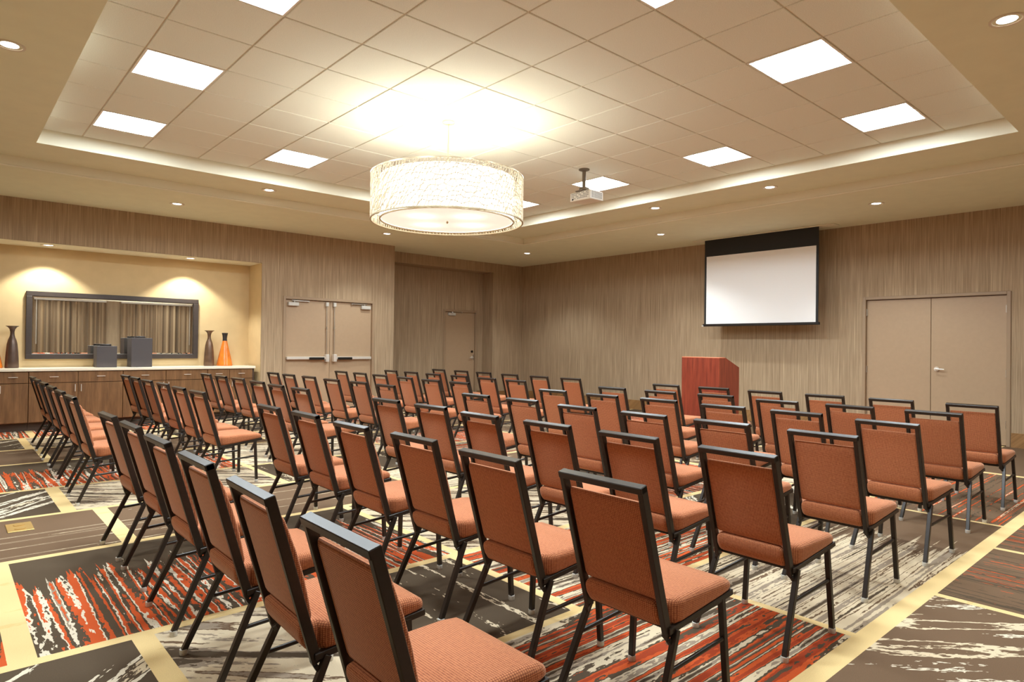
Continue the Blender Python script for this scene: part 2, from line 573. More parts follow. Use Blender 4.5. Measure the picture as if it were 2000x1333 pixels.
ceiling = tag(make('ceiling', build_ceiling, [M['soffit'], M['fascia']]), 'beige stepped soffit ceiling around a tray of square tiles', 'ceiling', kind='structure')


def lip(bm):   # thin rounded bead along the lower soffit edge
    x0, x1, y0, y1 = E1
    for a, b in (((x0, y0), (x1, y0)), ((x1, y0), (x1, y1)), ((x1, y1), (x0, y1)), ((x0, y1), (x0, y0))):
        bar(bm, (*a, ZS + .004), (*b, ZS + .004), .022, .022, (0, 0, 1), .006)


make('edge_bead', lip, M['fascia'], ceiling)

GX = [E2[0]] + [1.187 + .61 * k for k in range(11)] + [E2[1]]
GY = [E2[2]] + [2.045 + .61 * k for k in range(11)] + [E2[3]]
LIGHTS = {(1.187, 2.045), (3.017, 2.045), (4.847, 2.045), (6.677, 2.045), (1.187, 3.875), (6.677, 3.875), (1.187, 5.705), (6.677, 5.705),
          (1.187, 7.535), (3.017, 7.535), (4.847, 7.535), (6.677, 7.535)}
_tiles = {}
for x0, x1 in zip(GX, GX[1:]):
    for y0, y1 in zip(GY, GY[1:]):
        if any(abs(x0 - a) < .01 and abs(y0 - b) < .01 for a, b in LIGHTS):
            continue
        w, d = x1 - x0 - .012, y1 - y0 - .012
        key = (round(w, 3), round(d, 3))
        if key not in _tiles:
            bm = bmesh.new()
            quadbox(bm, -w / 2, w / 2, -d / 2, d / 2, 0, .02)
            low = [e for e in bm.edges if all(v.co.z < .001 for v in e.verts)]
            bmesh.ops.bevel(bm, geom=low, offset=.004, segments=1, affect='EDGES')
            _tiles[key] = mesh('ceiling_tile', bm, M['tile'])
        obj('ceiling_tile', _tiles[key], ceiling, ((x0 + x1) / 2, (y0 + y1) / 2, ZT))


def build_grid(bm):
    for x in GX[1:-1]:
        quadbox(bm, x - .012, x + .012, E2[2], E2[3], ZT + .008, ZT + .014)
    for y in GY[1:-1]:
        quadbox(bm, E2[0], E2[1], y - .012, y + .012, ZT + .009, ZT + .015)


make('ceiling_grid', build_grid, M['grid'], ceiling)


# walls
def build_wall_left(bm):
    t = .14
    quadbox(bm, X0, NX0, Y1, Y1 + t, 0, ZS)
    quadbox(bm, NX0, NX1 + .004, Y1, Y1 + .03, NZ + .004, ZS)
    quadbox(bm, NX1 + .004, 4.70, Y1, Y1 + t, 0, ZS)
    quadbox(bm, 4.70, 6.53, Y1, Y1 + t, 2.165, ZS)
    quadbox(bm, 6.53, 7.0, Y1, Y1 + t, 0, ZS)
    quadbox(bm, 6.9, 7.0, Y1 + t, 12.75, 0, ZS)


def build_niche(bm):
    quad(bm, [(NX0, Y1, 0), (NX0, NY, 0), (NX0, NY, NZ), (NX0, Y1, NZ)])
    quad(bm, [(NX1, Y1, 0), (NX1, NY, 0), (NX1, NY, NZ), (NX1, Y1, NZ)])
    quad(bm, [(NX0, NY, 0), (NX1, NY, 0), (NX1, NY, NZ), (NX0, NY, NZ)])
    quad(bm, [(NX0, Y1, NZ), (NX1, Y1, NZ), (NX1, NY, NZ), (NX0, NY, NZ)], 1)


def build_wall_alcove(bm):
    quadbox(bm, 7.0, 10.2, YD, YA + .1, ZA, ZS)             # head over the alcove
    quadbox(bm, 10.2, X1 + .1, YD, YA + .1, 0, ZS)          # pier in the corner
    quadbox(bm, 7.0, 9.03, YA, YA + .14, 0, ZA)
    quadbox(bm, 9.03, 10.0, YA, YA + .14, 2.165, ZA)
    quadbox(bm, 10.0, 10.2, YA, YA + .14, 0, ZA)


def build_wall_right(bm):
    t = .14
    quadbox(bm, X1, X1 + t, Y0, 2.14, 0, ZS)
    quadbox(bm, X1, X1 + t, 2.14, 4.01, 2.165, ZS)
    quadbox(bm, X1, X1 + t, 4.01, YD, 0, ZS)


tag(make('wall_left', build_wall_left, M['wallpaper']), 'brown thread-textured wallpaper wall with the counter niche and double doors', 'wall', kind='structure')
tag(make('wall_niche', build_niche, [M['tan_paint'], M['fascia']]), 'tan painted niche lining behind the counter and mirror', 'wall', kind='structure')
tag(make('wall_alcove', build_wall_alcove, M['wallpaper']), 'dark brown papered wall of the far corner alcove with single door', 'wall', kind='structure')
tag(make('wall_right', build_wall_right, M['wallpaper']), 'brown thread-textured wallpaper wall behind the projection screen', 'wall', kind='structure')
tag(make('wall_rear', lambda bm: quadbox(bm, X0 - .1, X0, Y0, Y1, 0, ZS), M['wallpaper']), 'brown papered wall on the open left side, behind the camera', 'wall', kind='structure')
tag(make('wall_near', lambda bm: quadbox(bm, X0, X1, Y0 - .1, Y0, 0, ZS), M['wallpaper']), 'papered wall behind the curtains, seen only in the mirror', 'wall', kind='structure')


def skirting(segs):
    def fn(bm):
        for x0, x1, y0, y1 in segs:
            quadbox(bm, x0, x1, y0, y1, 0, .17)
            quadbox(bm, x0 + (.004 if x1 - x0 < .05 else 0), x1 - (0 if x1 - x0 < .05 else 0), y0, y1, .17, .2)
    return fn


tag(make('baseboard_right', skirting([(X1 - .018, X1, Y0, 2.10), (X1 - .018, X1, 4.045, YD)]), M['base']), 'tan wooden baseboard along the screen wall', 'baseboard', kind='structure')
tag(make('baseboard_left', skirting([(4.29, 4.676, Y1 - .018, Y1), (6.552, 7.0, Y1 - .018, Y1), (X0, NX0, Y1 - .018, Y1)]), M['base']), 'wooden baseboard beside the left double doors', 'baseboard', kind='structure')
tag(make('baseboard_alcove', skirting([(7.0, 8.995, YA - .018, YA), (10.035, 10.182, YA - .018, YA), (10.182, 10.2, YD - .018, YA), (10.2, X1 - .018, YD - .018, YD)]), M['base']), 'wooden baseboard around the far corner alcove', 'baseboard', kind='structure')


# doors; local x runs along the wall to the viewer's right, local y into the wall
def door_frame(bm, W, H, w=.05):
    for x in (0, W - w):
        bbox(bm, x, x + w, -.016, .12, 0, H, .004)
    bbox(bm, w, W - w, -.016, .12, H - w, H, .004)


def leaf_box(bm, x0, x1, H):
    bbox(bm, x0, x1, .035, .08, .012, H - .055, .003)


def closer(parent, x, z, arm):
    """door closer body with its folding arm; arm = +1 reaches right, -1 left"""
    c = make('door_closer', lambda bm: bbox(bm, x - .10, x + .10, -.03, .034, z - .035, z + .035, .008), M['closer'], parent)

    def f(bm):
        tube(bm, (x + arm * .02, .0, z + .034), (x + arm * .02, .0, z + .065), .014)
        bar(bm, (x + arm * .02, -.005, z + .06), (x + arm * .30, -.005, z + .058), .016, .010, (0, 0, 1))
        tube(bm, (x + arm * .30, -.005, z + .045), (x + arm * .30, -.005, z + .072), .012)
        bar(bm, (x + arm * .29, .0, z + .066), (x - arm * .03, .0, z + .07), .014, .008, (0, 0, 1))
    make('closer_arm', f, M['steel'], c)


def hinge(parent, x, z):
    def f(bm):
        tube(bm, (x, .026, z - .055), (x, .026, z + .055), .011, n=8)
        quadbox(bm, x - .016, x + .016, .028, .036, z - .05, z + .05)
    make('hinge', f, M['steel'], parent)


d1 = thing('door_1', 'taupe double doors with push bars in the left wall', 'door', (4.68, Y1, 0), kind='structure')
W = 1.868
make('frame', lambda bm: door_frame(bm, W, 2.183), M['door_frame'], d1)
for k, (a, b) in enumerate(((.053, W / 2 - .003), (W / 2 + .003, W - .053))):
    lf = make('door_leaf', lambda bm: leaf_box(bm, a, b, 2.183), M['door'], d1)
    out, ctr = (a, b) if k == 0 else (b, a)
    sg = 1 if k == 0 else -1
    closer(lf, out + sg * .14, 2.045, sg)
    xr = ctr - sg * .075

    def rod(bm):
        tube(bm, (xr, .01, 1.10), (xr, .01, 2.06), .009, n=8)
        bbox(bm, xr - .012, xr + .012, -.004, .034, 1.60, 1.64, .003)
    make('latch_rod', rod, M['steel'], lf)
    make('latch_case', lambda bm: bbox(bm, xr - .028, xr + .028, -.02, .034, 2.03, 2.11, .006), M['closer'], lf)
    pb = make('push_bar', lambda bm: bbox(bm, min(out + sg * .02, xr), max(out + sg * .02, xr), -.035, .034, 1.022, 1.075, .008), M['bright_steel'], lf)
    make('push_pad', lambda bm: bbox(bm, min(xr - sg * .06, xr - sg * .36), max(xr - sg * .06, xr - sg * .36), -.052, -.03, 1.018, 1.064, .006), M['dark_metal'], lf)
    make('latch_box', lambda bm: bbox(bm, xr - .035, xr + .035, -.06, .034, .975, 1.12, .012, 2), M['bright_steel'], lf)

d2 = thing('door_2', 'single taupe door with closer in the far corner alcove', 'door', (9.0, YA, 0), kind='structure')
make('frame', lambda bm: door_frame(bm, 1.03, 2.183, .055), M['door_frame'], d2)
lf = make('door_leaf', lambda bm: leaf_box(bm, .058, .972, 2.183), M['door'], d2)
closer(lf, .25, 2.07, 1)
hinge(lf, .056, 1.90)
hinge(lf, .056, 1.05)
make('deadbolt', lambda bm: tube(bm, (.895, .034, 1.17), (.895, .012, 1.17), .028, n=14), M['dark_metal'], lf)


def lever(bm, x, z, sg):
    tube(bm, (x, .035, z), (x, .020, z), .034, n=16)
    tube(bm, (x, .022, z), (x, -.03, z), .012, n=10)
    tube(bm, (x - sg * .008, -.026, z), (x + sg * .11, -.03, z - .004), .011, .008, n=10)


make('door_handle', lambda bm: lever(bm, .895, 1.02, -1), M['bright_steel'], lf, 40)
make('lock_plate', lambda bm: bbox(bm, .93, .965, .028, .036, .96, 1.10, .002), M['steel'], lf)

d3 = thing('door_3', 'plain taupe double doors with one lever, right of the screen', 'door', (X1, 4.038, 0), rz=R(-90), kind='structure')
W = 1.93
make('frame', lambda bm: door_frame(bm, W, 2.178, .048), M['door_frame'], d3)
for k, (a, b) in enumerate(((.051, W / 2 - .018), (W / 2 - .012, W - .051))):
    lf = make('door_leaf', lambda bm: leaf_box(bm, a, b, 2.178), M['door'], d3)
    xh = a - .002 if k == 0 else b + .002
    for z in (1.93, 1.02, .30):
        hinge(lf, xh, z)
    if k == 1:
        make('door_handle', lambda bm: lever(bm, a + .075, 1.055, 1), M['bright_steel'], lf, 40)


# ------------------------------------------------------------------ ceiling lights
def trough(bm):    # two curved white wings beside the lens, closed ends
    n = 6
    for s in (-1, 1):
        prev = None
        for i in range(n + 1):
            a = i / n
            x = s * (.286 - .09 * a)
            z = .0 + .038 * math.sin(a * math.pi / 2)
            cur = (x, z)
            if prev:
                quad(bm, [(prev[0], -.286, prev[1]), (cur[0], -.286, cur[1]), (cur[0], .286, cur[1]), (prev[0], .286, prev[1])])
            prev = cur
    for y in (-.286, .286):
        quad(bm, [(-.286, y, 0), (.286, y, 0), (.286, y, .09), (-.286, y, .09)])


def lens_strip(bm):
    n = 10
    pts = [(-.20 * math.cos(math.pi * i / n), .036 - .033 * math.sin(math.pi * i / n)) for i in range(n + 1)]
    for a, b in zip(pts, pts[1:]):
        quad(bm, [(a[0], -.284, a[1]), (b[0], -.284, b[1]), (b[0], .284, b[1]), (a[0], .284, a[1])])


def flange(bm):
    o, i = .299, .284
    for a, b in (((-o, -o), (o, -i)), ((-o, i), (o, o)), ((-o, -i), (-i, i)), ((i, -i), (o, i))):
        quadbox(bm, a[0], b[0], a[1], b[1], -.004, .008)


tro = thing('ceiling_light', '', 'ceiling light', (1.187 + .305, 7.535 + .305, ZT), 'square lights recessed among the ceiling tiles')
make('frame', flange, M['troffer_white'], tro)
make('reflector', trough, M['troffer_white'], tro, 60)
make('diffuser', lens_strip, M['troffer'], tro, 60)
TL = [(1.187, 7.535, 'square recessed ceiling light in the left corner of the tray, nearest the niche wall'),
      (1.187, 5.705, 'square recessed ceiling light at left, second from the niche wall'),
      (1.187, 3.875, 'square recessed ceiling light cut by the top edge, left of centre'),
      (3.017, 7.535, 'small-looking square ceiling light just left of the drum pendant'),
      (4.847, 7.535, 'square ceiling light hidden behind the drum pendant'),
      (6.677, 7.535, 'square ceiling light peeking out at the right edge of the drum pendant'),
      (6.677, 5.705, 'square ceiling light directly behind the projector pole'),
      (6.677, 3.875, 'square ceiling light right of the projector, above the screen'),
      (6.677, 2.045, 'square ceiling light in the right corner of the tray'),
      (4.847, 2.045, 'largest square ceiling light, upper right among the tiles'),
      (3.017, 2.045, 'square ceiling light whose tip shows at the top edge, right of centre'),
      (1.187, 2.045, 'square ceiling light above the camera, out of the picture')]
for i, (x, y, lb) in enumerate(TL):
    t = tro if i == 0 else copy_tree(tro)
    t.location = (x + .305, y + .305, ZT)
    t['label'] = lb

# recessed downlights
dl = thing('downlight', '', 'downlight', (2.6, 10.39, ZS), 'round downlights in the soffit')


def dl_ring(bm):
    lathe(bm, [(.078, .006), (.078, -.004), (.088, -.009), (.098, -.006), (.1, .006)], 28)


make('trim_ring', dl_ring, M['trim'], dl, 50)
make('lens', lambda bm: lathe(bm, [(0, -.001), (.05, -.001), (.079, .003)], 28), M['lens'], dl)
sd = bpy.data.lights.new('downlight_beam', 'SPOT')
sd.energy = P_DOWN
sd.color = C_WARM
sd.spot_size = R(118)
sd.spot_blend = 0.55
sd.shadow_soft_size = 0.06
so = bpy.data.objects.new('downlight_beam', sd)
COL.objects.link(so)
so.parent = dl
so.location = (0, 0, -.02)
DL = [(2.6, 10.37, ZS, 'round downlight in the lower soffit above the counter niche'),
      (6.12, 10.37, ZS, 'round downlight in the lower soffit above the left double doors'),
      (9.6, 10.34, ZS, 'round downlight in the lower soffit at the far corner'),
      (9.63, 6.87, ZS, 'round downlight in the lower soffit just left of the screen'),
      (9.65, 3.33, ZS, 'round downlight in the lower soffit above the right double doors'),
      (3.45, 9.06, ZU, 'round downlight in the upper soffit, left of the drum pendant'),
      (8.22, 5.97, ZU, 'round downlight in the upper soffit, right of the projector'),
      (8.22, 4.14, ZU, 'round downlight in the upper soffit, left of the tray corner at right'),
      (0.36, 5.95, ZU, 'large-looking downlight cut by the left edge of the picture'),
      (5.13, 1.00, ZU, 'large-looking downlight in the top right corner of the picture'),
      (-0.95, 6.87, ZS, 'round downlight in the soffit outside the picture at left'),
      (-0.95, 3.33, ZS, 'round downlight in the soffit behind the camera at left'),
      (2.6, -0.4, ZS, 'round downlight in the soffit behind the camera'),
      (6.12, -0.4, ZS, 'round downlight in the soffit over the curtains'),
      (9.63, -0.4, ZS, 'round downlight in the soffit outside the picture at right')]
for i, (x, y, z, lb) in enumerate(DL):
    t = dl if i == 0 else copy_tree(dl)
    t.location = (x, y, z)
    t['label'] = lb

ndl = thing('niche_downlight', '', 'downlight', (1.214, 11.79, NZ), 'downlights over the counter')
make('trim_ring', dl_ring, M['trim'], ndl, 50)
make('lens', lambda bm: lathe(bm, [(0, -.001), (.05, -.001), (.079, .003)], 28), M['lens'], ndl)
sn = bpy.data.lights.new('niche_beam', 'SPOT')
sn.energy = P_NICHE
sn.color = (0.97, 0.97, 0.86)
sn.spot_size = R(108)
sn.spot_blend = 0.35
sn.shadow_soft_size = 0.04
so = bpy.data.objects.new('niche_beam', sn)
COL.objects.link(so)
so.parent = ndl
so.location = (0, 0, -.02)
ndl['label'] = 'downlight in the niche soffit above the left end of the mirror'
t = copy_tree(ndl)
t.location = (3.18, 11.79, NZ)
t['label'] = 'downlight in the niche soffit above the right end of the mirror'

# ------------------------------------------------------------------ drum pendant
PX, PY, PB, PT_, PR, PI_ = 3.905, 5.42, 2.59, 3.04, 0.775, 0.685
pen = thing('pendant_lamp', 'large white drum pendant lamp with cut lattice outer shade', 'pendant lamp', (PX, PY, 0))
make('canopy', lambda bm: lathe(bm, [(0, ZT), (.066, ZT), (.066, ZT - .018), (.055, ZT - .026), (.02, ZT - .03), (0, ZT - .03)], 24), M['rim'], pen, 40)
make('stem', lambda bm: tube(bm, (0, 0, ZT - .02), (0, 0, PT_ - .1), .008, n=10), M['rim'], pen, 40)


def spider(bm):
    for k in range(3):
        a = 2 * math.pi * k / 3 + .4
        bar(bm, (0, 0, PT_ - .03), (PR * math.cos(a), PR * math.sin(a), PT_ - .012), .012, .006, (0, 0, 1), 0)


make('spider', spider, M['rim'], pen)


def shade_in(bm):
    n = 72
    for i in range(n):
        a, b = 2 * math.pi * i / n, 2 * math.pi * (i + 1) / n
        quad(bm, [(PI_ * math.cos(a), PI_ * math.sin(a), PB + .012), (PI_ * math.cos(b), PI_ * math.sin(b), PB + .012),
                  (PI_ * math.cos(b), PI_ * math.sin(b), PT_ - .015), (PI_ * math.cos(a), PI_ * math.sin(a), PT_ - .015)])


make('inner_shade', shade_in, M['shade'], pen, 60)


def glow_blocker(bm):  # unseen sleeve, added to keep the shade's inner glow off the ceiling
    n, r = 72, PI_ - .006
    for i in range(n):
        a, b = 2 * math.pi * i / n, 2 * math.pi * (i + 1) / n
        quad(bm, [(r * math.cos(a), r * math.sin(a), PB + .02), (r * math.cos(b), r * math.sin(b), PB + .02),
                  (r * math.cos(b), r * math.sin(b), PT_ - .014), (r * math.cos(a), r * math.sin(a), PT_ - .014)])


make('added_glow_blocker', glow_blocker, M['troffer_white'], pen, 60)


def glass_mat():
    t = NT('lit_bottom_glass')
    x, y, z = t.xyz(t.obj())
    tot = None
    for k in range(4):
        a = R(3) + math.pi / 2 * k
        dx = t.math('SUBTRACT', x, .33 * math.cos(a))
        dy = t.math('SUBTRACT', y, .33 * math.sin(a))
        q = t.math('ADD', t.math('MULTIPLY', dx, dx), t.math('MULTIPLY', dy, dy))
        g = t.math('POWER', 2.718, t.math('MULTIPLY', q, -55.0))
        tot = g if tot is None else t.math('ADD', tot, g)
    s = t.math('MULTIPLY', t.math('ADD', t.math('MULTIPLY', tot, 0.8), 0.62), E_GLASS)
    t.b.inputs['Emission Color'].default_value = (1.0, 0.92, 0.80, 1)
    t.link(s, t.b.inputs['Emission Strength'])
    t.b.inputs['Base Color'].default_value = lin((240, 228, 208))
    t.b.inputs['Roughness'].default_value = 0.4
    return t.m


make('bottom_glass', lambda bm: lathe(bm, [(0, PB + .012), (.35, PB + .013), (PI_ - .012, PB + .016)], 72), glass_mat(), pen, 40)


def tor(r, z, t):
    def f(bm):
        lathe(bm, [(r - t, z - t * .8), (r + t, z - t * .8), (r + t, z + t * .8), (r - t, z + t * .8)], 96, close=True)
    return f


make('inner_rim', tor(PI_ - .004, PB + .008, .007), M['rim'], pen, 40)
make('bottom_rim', tor(PR, PB, .0075), M['rim'], pen, 40)
make('top_rim', tor(PR, PT_, .0075), M['rim'], pen, 40)
make('finial', lambda bm: lathe(bm, [(0, PB - .016), (.008, PB - .012), (.012, PB), (.006, PB + .013), (0, PB + .013)], 14), M['rim'], pen, 40)


def lattice(bm):
    """cut-metal shell: irregular leaf-shaped openings leaning round the drum"""
    rnd = random.Random(7)
    na, nz = 132, 9
    V = []
    for j in range(nz + 1):
        rowv = []
        for i in range(na):
            ji = 0 if j in (0, nz) else rnd.uniform(-.38, .38)
            jz = 0 if j in (0, nz) else rnd.uniform(-.36, .36)
            a = 2 * math.pi * (i + ji + j * .45) / na
            z = PB + (PT_ - PB) * (j + jz) / nz
            rowv.append(bm.verts.new((PR * math.cos(a), PR * math.sin(a), z)))
        V.append(rowv)
    for j in range(nz):
        for i in range(na):
            k = (i + 1) % na
            q = (V[j][i], V[j][k], V[j + 1][k], V[j + 1][i])
            if rnd.random() < .35:
                bm.faces.new((q[0], q[1], q[2]))
                bm.faces.new((q[0], q[2], q[3]))
            else:
                bm.faces.new(q)


lat = make('lattice_shade', lattice, M['lattice'], pen)
wf = lat.modifiers.new('cut_out', 'WIREFRAME')
wf.thickness = .011
wf.use_even_offset = False
wf.use_boundary = True
bl = bpy.data.lights.new('drum_bulbs', 'POINT')
bl.energy = P_BULB
bl.color = (0.95, 1.0, 0.95)
bl.shadow_soft_size = 0.20
bo = bpy.data.objects.new('drum_bulbs', bl)
COL.objects.link(bo)
bo.parent = pen
bo.location = (0, 0, 2.84)

# ------------------------------------------------------------------ projector on its ceiling mount
pj = thing('projector', 'white ceiling projector hanging on a short taupe pole', 'projector', (6.245, 5.657, 0))
make('ceiling_plate', lambda bm: lathe(bm, [(0, ZT), (.07, ZT), (.07, ZT - .012), (.035, ZT - .026), (0, ZT - .026)], 20), M['pole'], pj, 40)
make('pole', lambda bm: tube(bm, (0, 0, ZT - .02), (0, 0, 3.37), .024, n=14), M['pole'], pj, 40)


def pj_mount(bm):
    bbox(bm, -.05, .06, -.05, .05, 3.345, 3.395, .012)
    bbox(bm, -.075, .09, -.03, .085, 3.335, 3.352, .004)


make('mount_bracket', pj_mount, M['pole'], pj)
body = make('case', lambda bm: bbox(bm, -.055, .205, -.155, .195, 3.222, 3.338, .012, 2), M['white_plastic'], pj)


def vents(bm):
    for j in range(4):
        for i in range(12):
            if (i * 7 + j * 3) % 11 < 2:
                continue
            y = -.125 + i * .025
            z = 3.25 + j * .021
            quadbox(bm, -.0575, -.0545, y, y + .014, z, z + .011)
    for j in range(5):
        for i in range(7):
            x = -.02 + i * .029
            z = 3.245 + j * .017
            quadbox(bm, x, x + .017, -.1575, -.1545, z, z + .009)


make('vent_grille', vents, M['vent'], body)
make('connector', lambda bm: tube(bm, (-.059, .145, 3.247), (-.054, .145, 3.247), .012, n=12), M['black'], body)
make('projector_lens', lambda bm: lathe(bm, [(0, 0), (.03, 0), (.036, .012), (.036, .03), (0, .03)], 20), M['black'], body, 40).matrix_local = Matrix.Translation((.212, .08, 3.28)) @ Matrix.Rotation(R(-90), 4, 'Y')

# ------------------------------------------------------------------ projection screen
SX = 10.725
scn = thing('projection_screen', 'white pull-down projection screen with black border hanging from the ceiling', 'screen', (SX, 0, 0))
make('black_drop', lambda bm: quadbox(bm, -.004, .004, 4.56, 6.655, 3.03, ZS - .012), M['black'], scn)
make('border', lambda bm: (quadbox(bm, -.003, .003, 6.615, 6.655, 1.755, 3.035), quadbox(bm, -.003, .003, 4.56, 4.60, 1.755, 3.035)), M['black'], scn)
make('screen_surface', lambda bm: quadbox(bm, -.003, .003, 4.598, 6.617, 1.772, 3.035), M['screen'], scn)
make('bottom_bar', lambda bm: bbox(bm, -.018, .018, 4.535, 6.68, 1.73, 1.775, .006), M['dark_metal'], scn)
make('slot_trim', lambda bm: bbox(bm, -.05, .16, 4.30, 6.90, ZS - .014, ZS - .001, .003), M['fascia'], scn)
make('bar_end_cap', lambda bm: bbox(bm, -.019, .019, 6.66, 6.70, 1.728, 1.752, .003), M['bright_steel'], scn)

# ------------------------------------------------------------------ lectern
lec = thing('lectern', 'red mahogany lectern with sloping top standing below the screen', 'lectern', (8.6, 5.40, 0))
hw_, dp, h0, h1 = .32, .57, 1.19, 1.035
make('front_panel', lambda bm: bbox(bm, 0, .022, -hw_, hw_, .04, h0 - .012, .002), M['mahogany'], lec)


def side(bm, y):
    pts = [(.022, .04), (dp, .04), (dp, h1 - .012), (.16, h0 - .012), (.022, h0 - .012)]
    a = [bm.verts.new((x, y - .011, z)) for x, z in pts]
    b = [bm.verts.new((x, y + .011, z)) for x, z in pts]
    bm.faces.new(a[::-1])
    bm.faces.new(b)
    for i in range(5):
        j = (i + 1) % 5
        bm.faces.new((a[i], a[j], b[j], b[i]))


for s in (-1, 1):
    make('side_panel', lambda bm: side(bm, s * (hw_ - .011)), M['mahogany'], lec)
make('top_ledge', lambda bm: bbox(bm, 0, .165, -hw_, hw_, h0 - .012, h0, .002), M['mahogany_edge'], lec)


def slope(bm):
    a = [(.16, h0 - .012), (dp, h1 - .012), (dp, h1), (.16, h0)]
    l = [bm.verts.new((x, -hw_, z)) for x, z in a]
    r = [bm.verts.new((x, hw_, z)) for x, z in a]
    bm.faces.new(l)
    bm.faces.new(r[::-1])
    for i in range(4):
        j = (i + 1) % 4
        bm.faces.new((l[i], l[j], r[j], r[i]))


make('reading_top', slope, M['mahogany'], lec)
make('shelf', lambda bm: quadbox(bm, .022, dp - .02, -hw_ + .022, hw_ - .022, .62, .64), M['mahogany'], lec)
make('plinth', lambda bm: bbox(bm, .01, dp, -hw_ + .01, hw_ - .01, 0, .04, .003), M['cab_dark'], lec)

# ------------------------------------------------------------------ counter and cabinets in the niche
CF = 11.62
SPL = [(.27, .63, .99), (.99, 1.59, 2.18), (2.18, 2.79, 3.43), (3.43, 3.79, 4.18)]
CL = ['narrow walnut base cabinet at the left end of the counter', 'wide walnut base cabinet under the mirror, below the shorter grey jar',
      'wide walnut base cabinet under the mirror, below the taller grey jar', 'narrow walnut base cabinet at the right end, under the orange vase']
for (a, m, b), lb in zip(SPL, CL):
    cb = thing('base_cabinet', lb, 'cabinet', (a, CF, 0), 'walnut base cabinets in the niche')
    w = b - a
    make('body', lambda bm: bbox(bm, .002, w - .002, .022, NY - CF - .01, .12, .868, .002), M['cab'], cb)
    make('toe_kick', lambda bm: quadbox(bm, .002, w - .002, .09, .11, 0, .12), M['cab_dark'], cb)
    for k, (p, q) in enumerate(((0.004, m - a - .003), (m - a + .003, w - .004))):
        dr = make('drawer', lambda bm: bbox(bm, p, q, 0, .022, .70, .858, .002), M['cab'], cb)
        c = (p + q) / 2

        def pull(bm):
            bar(bm, (c - .055, -.025, .785), (c + .055, -.025, .785), .010, .008, (0, 0, 1))
            for sx in (-.045, .045):
                tube(bm, (c + sx, 0, .785), (c + sx, -.022, .785), .004, n=6)
        make('handle', pull, M['bright_steel'], dr)
        do = make('cabinet_door', lambda bm: bbox(bm, p, q, 0, .022, .13, .692, .002), M['cab'], cb)
        hx = q - .035 if k == 0 else p + .035

        def vpull(bm):
            bar(bm, (hx, -.025, .56), (hx, -.025, .67), .010, .008, (1, 0, 0))
            for sz in (.57, .66):
                tube(bm, (hx, 0, sz), (hx, -.022, sz), .004, n=6)
        make('handle', vpull, M['bright_steel'], do)
fil = make('cabinet_filler', lambda bm: bbox(bm, 4.182, 4.215, CF + .02, NY - .01, 0, .868, .002), M['cab_dark'])
tag(fil, 'narrow dark end panel closing the cabinet run at the right', 'cabinet panel')
tag(make('countertop', lambda bm: bbox(bm, .27, 4.225, CF - .025, NY - .004, .869, .91, .004), M['counter']), 'long cream stone countertop running along the niche', 'countertop')

# mirror
mr = thing('wall_mirror', 'wide rectangular mirror in a dark frame reflecting striped curtains', 'mirror', (0, NY, 0))
mx0, mx1, mz0, mz1, mw = .985, 3.405, 1.036, 2.066, .075


def mframe(bm):
    for x0, x1, z0, z1 in ((mx0, mx1, mz1 - mw, mz1), (mx0, mx1, mz0, mz0 + mw), (mx0, mx0 + mw, mz0 + mw, mz1 - mw), (mx1 - mw, mx1, mz0 + mw, mz1 - mw)):
        bbox(bm, x0, x1, -.055, -.004, z0, z1, .006, 2)


make('frame', mframe, M['mirror_frame'], mr)
gl = make('glass', lambda bm: quadbox(bm, mx0 + mw - .005, mx1 - mw + .005, -.022, -.012, mz0 + mw - .005, mz1 - mw + .005), M['mirror'], mr)


def bevel_strip(bm):
    a, b, c, d, w = mx0 + mw, mx1 - mw, mz0 + mw, mz1 - mw, .022
    for q in ([(a, c), (b, c), (b - w, c + w), (a + w, c + w)], [(b, c), (b, d), (b - w, d - w), (b - w, c + w)],
              [(b, d), (a, d), (a + w, d - w), (b - w, d - w)], [(a, d), (a, c), (a + w, c + w), (a + w, d - w)]):
        quad(bm, [(x, -.0235 if i < 2 else -.026, z) for i, (x, z) in enumerate(q)])


make('bevelled_edge', bevel_strip, M['mirror'], gl)

# curtains on the wall opposite (they show in the mirror)
for cx0, cx1, lb in ((-.6, 4.28, 'brown striped curtain filling the left part of the mirror reflection'), (4.72, 9.2, 'brown striped curtain filling the right part of the mirror reflection')):
    cu = thing('curtain', lb, 'curtain', (0, Y0 + .09, 0), 'curtains reflected in the mirror')

    def folds(bm):
        rnd = random.Random(int(cx0 * 10) + 50)
        n = int((cx1 - cx0) / .018)
        cols = []
        ph = 0.0
        for i in range(n + 1):
            x = cx0 + (cx1 - cx0) * i / n
            ph += .018 / rnd.uniform(.018, .042)
            d = .045 * math.sin(ph) + rnd.uniform(-.004, .004)
            cols.append([bm.verts.new((x + .01 * math.sin(ph * .7) * (1 - k / 5), d * (1.25 - .35 * k / 5), .02 + (2.62 - .02) * k / 5)) for k in range(6)])
        for a, b in zip(cols, cols[1:]):
            for k in range(5):
                bm.faces.new((a[k], b[k], b[k + 1], a[k + 1]))
    make('cloth', folds, M['curtain'], cu, 70)
    make('track', lambda bm: bbox(bm, cx0, cx1, -.04, .04, 2.63, 2.70, .004), M['white_plastic'], cu)
    make('wand', lambda bm: tube(bm, (2.35 if cx0 < 1 else 6.9, .085, 2.62), (2.35 if cx0 < 1 else 6.9, .085, 1.2), .008, n=6), M['white_plastic'], cu)

# vases and jars on the counter
VZ = .91


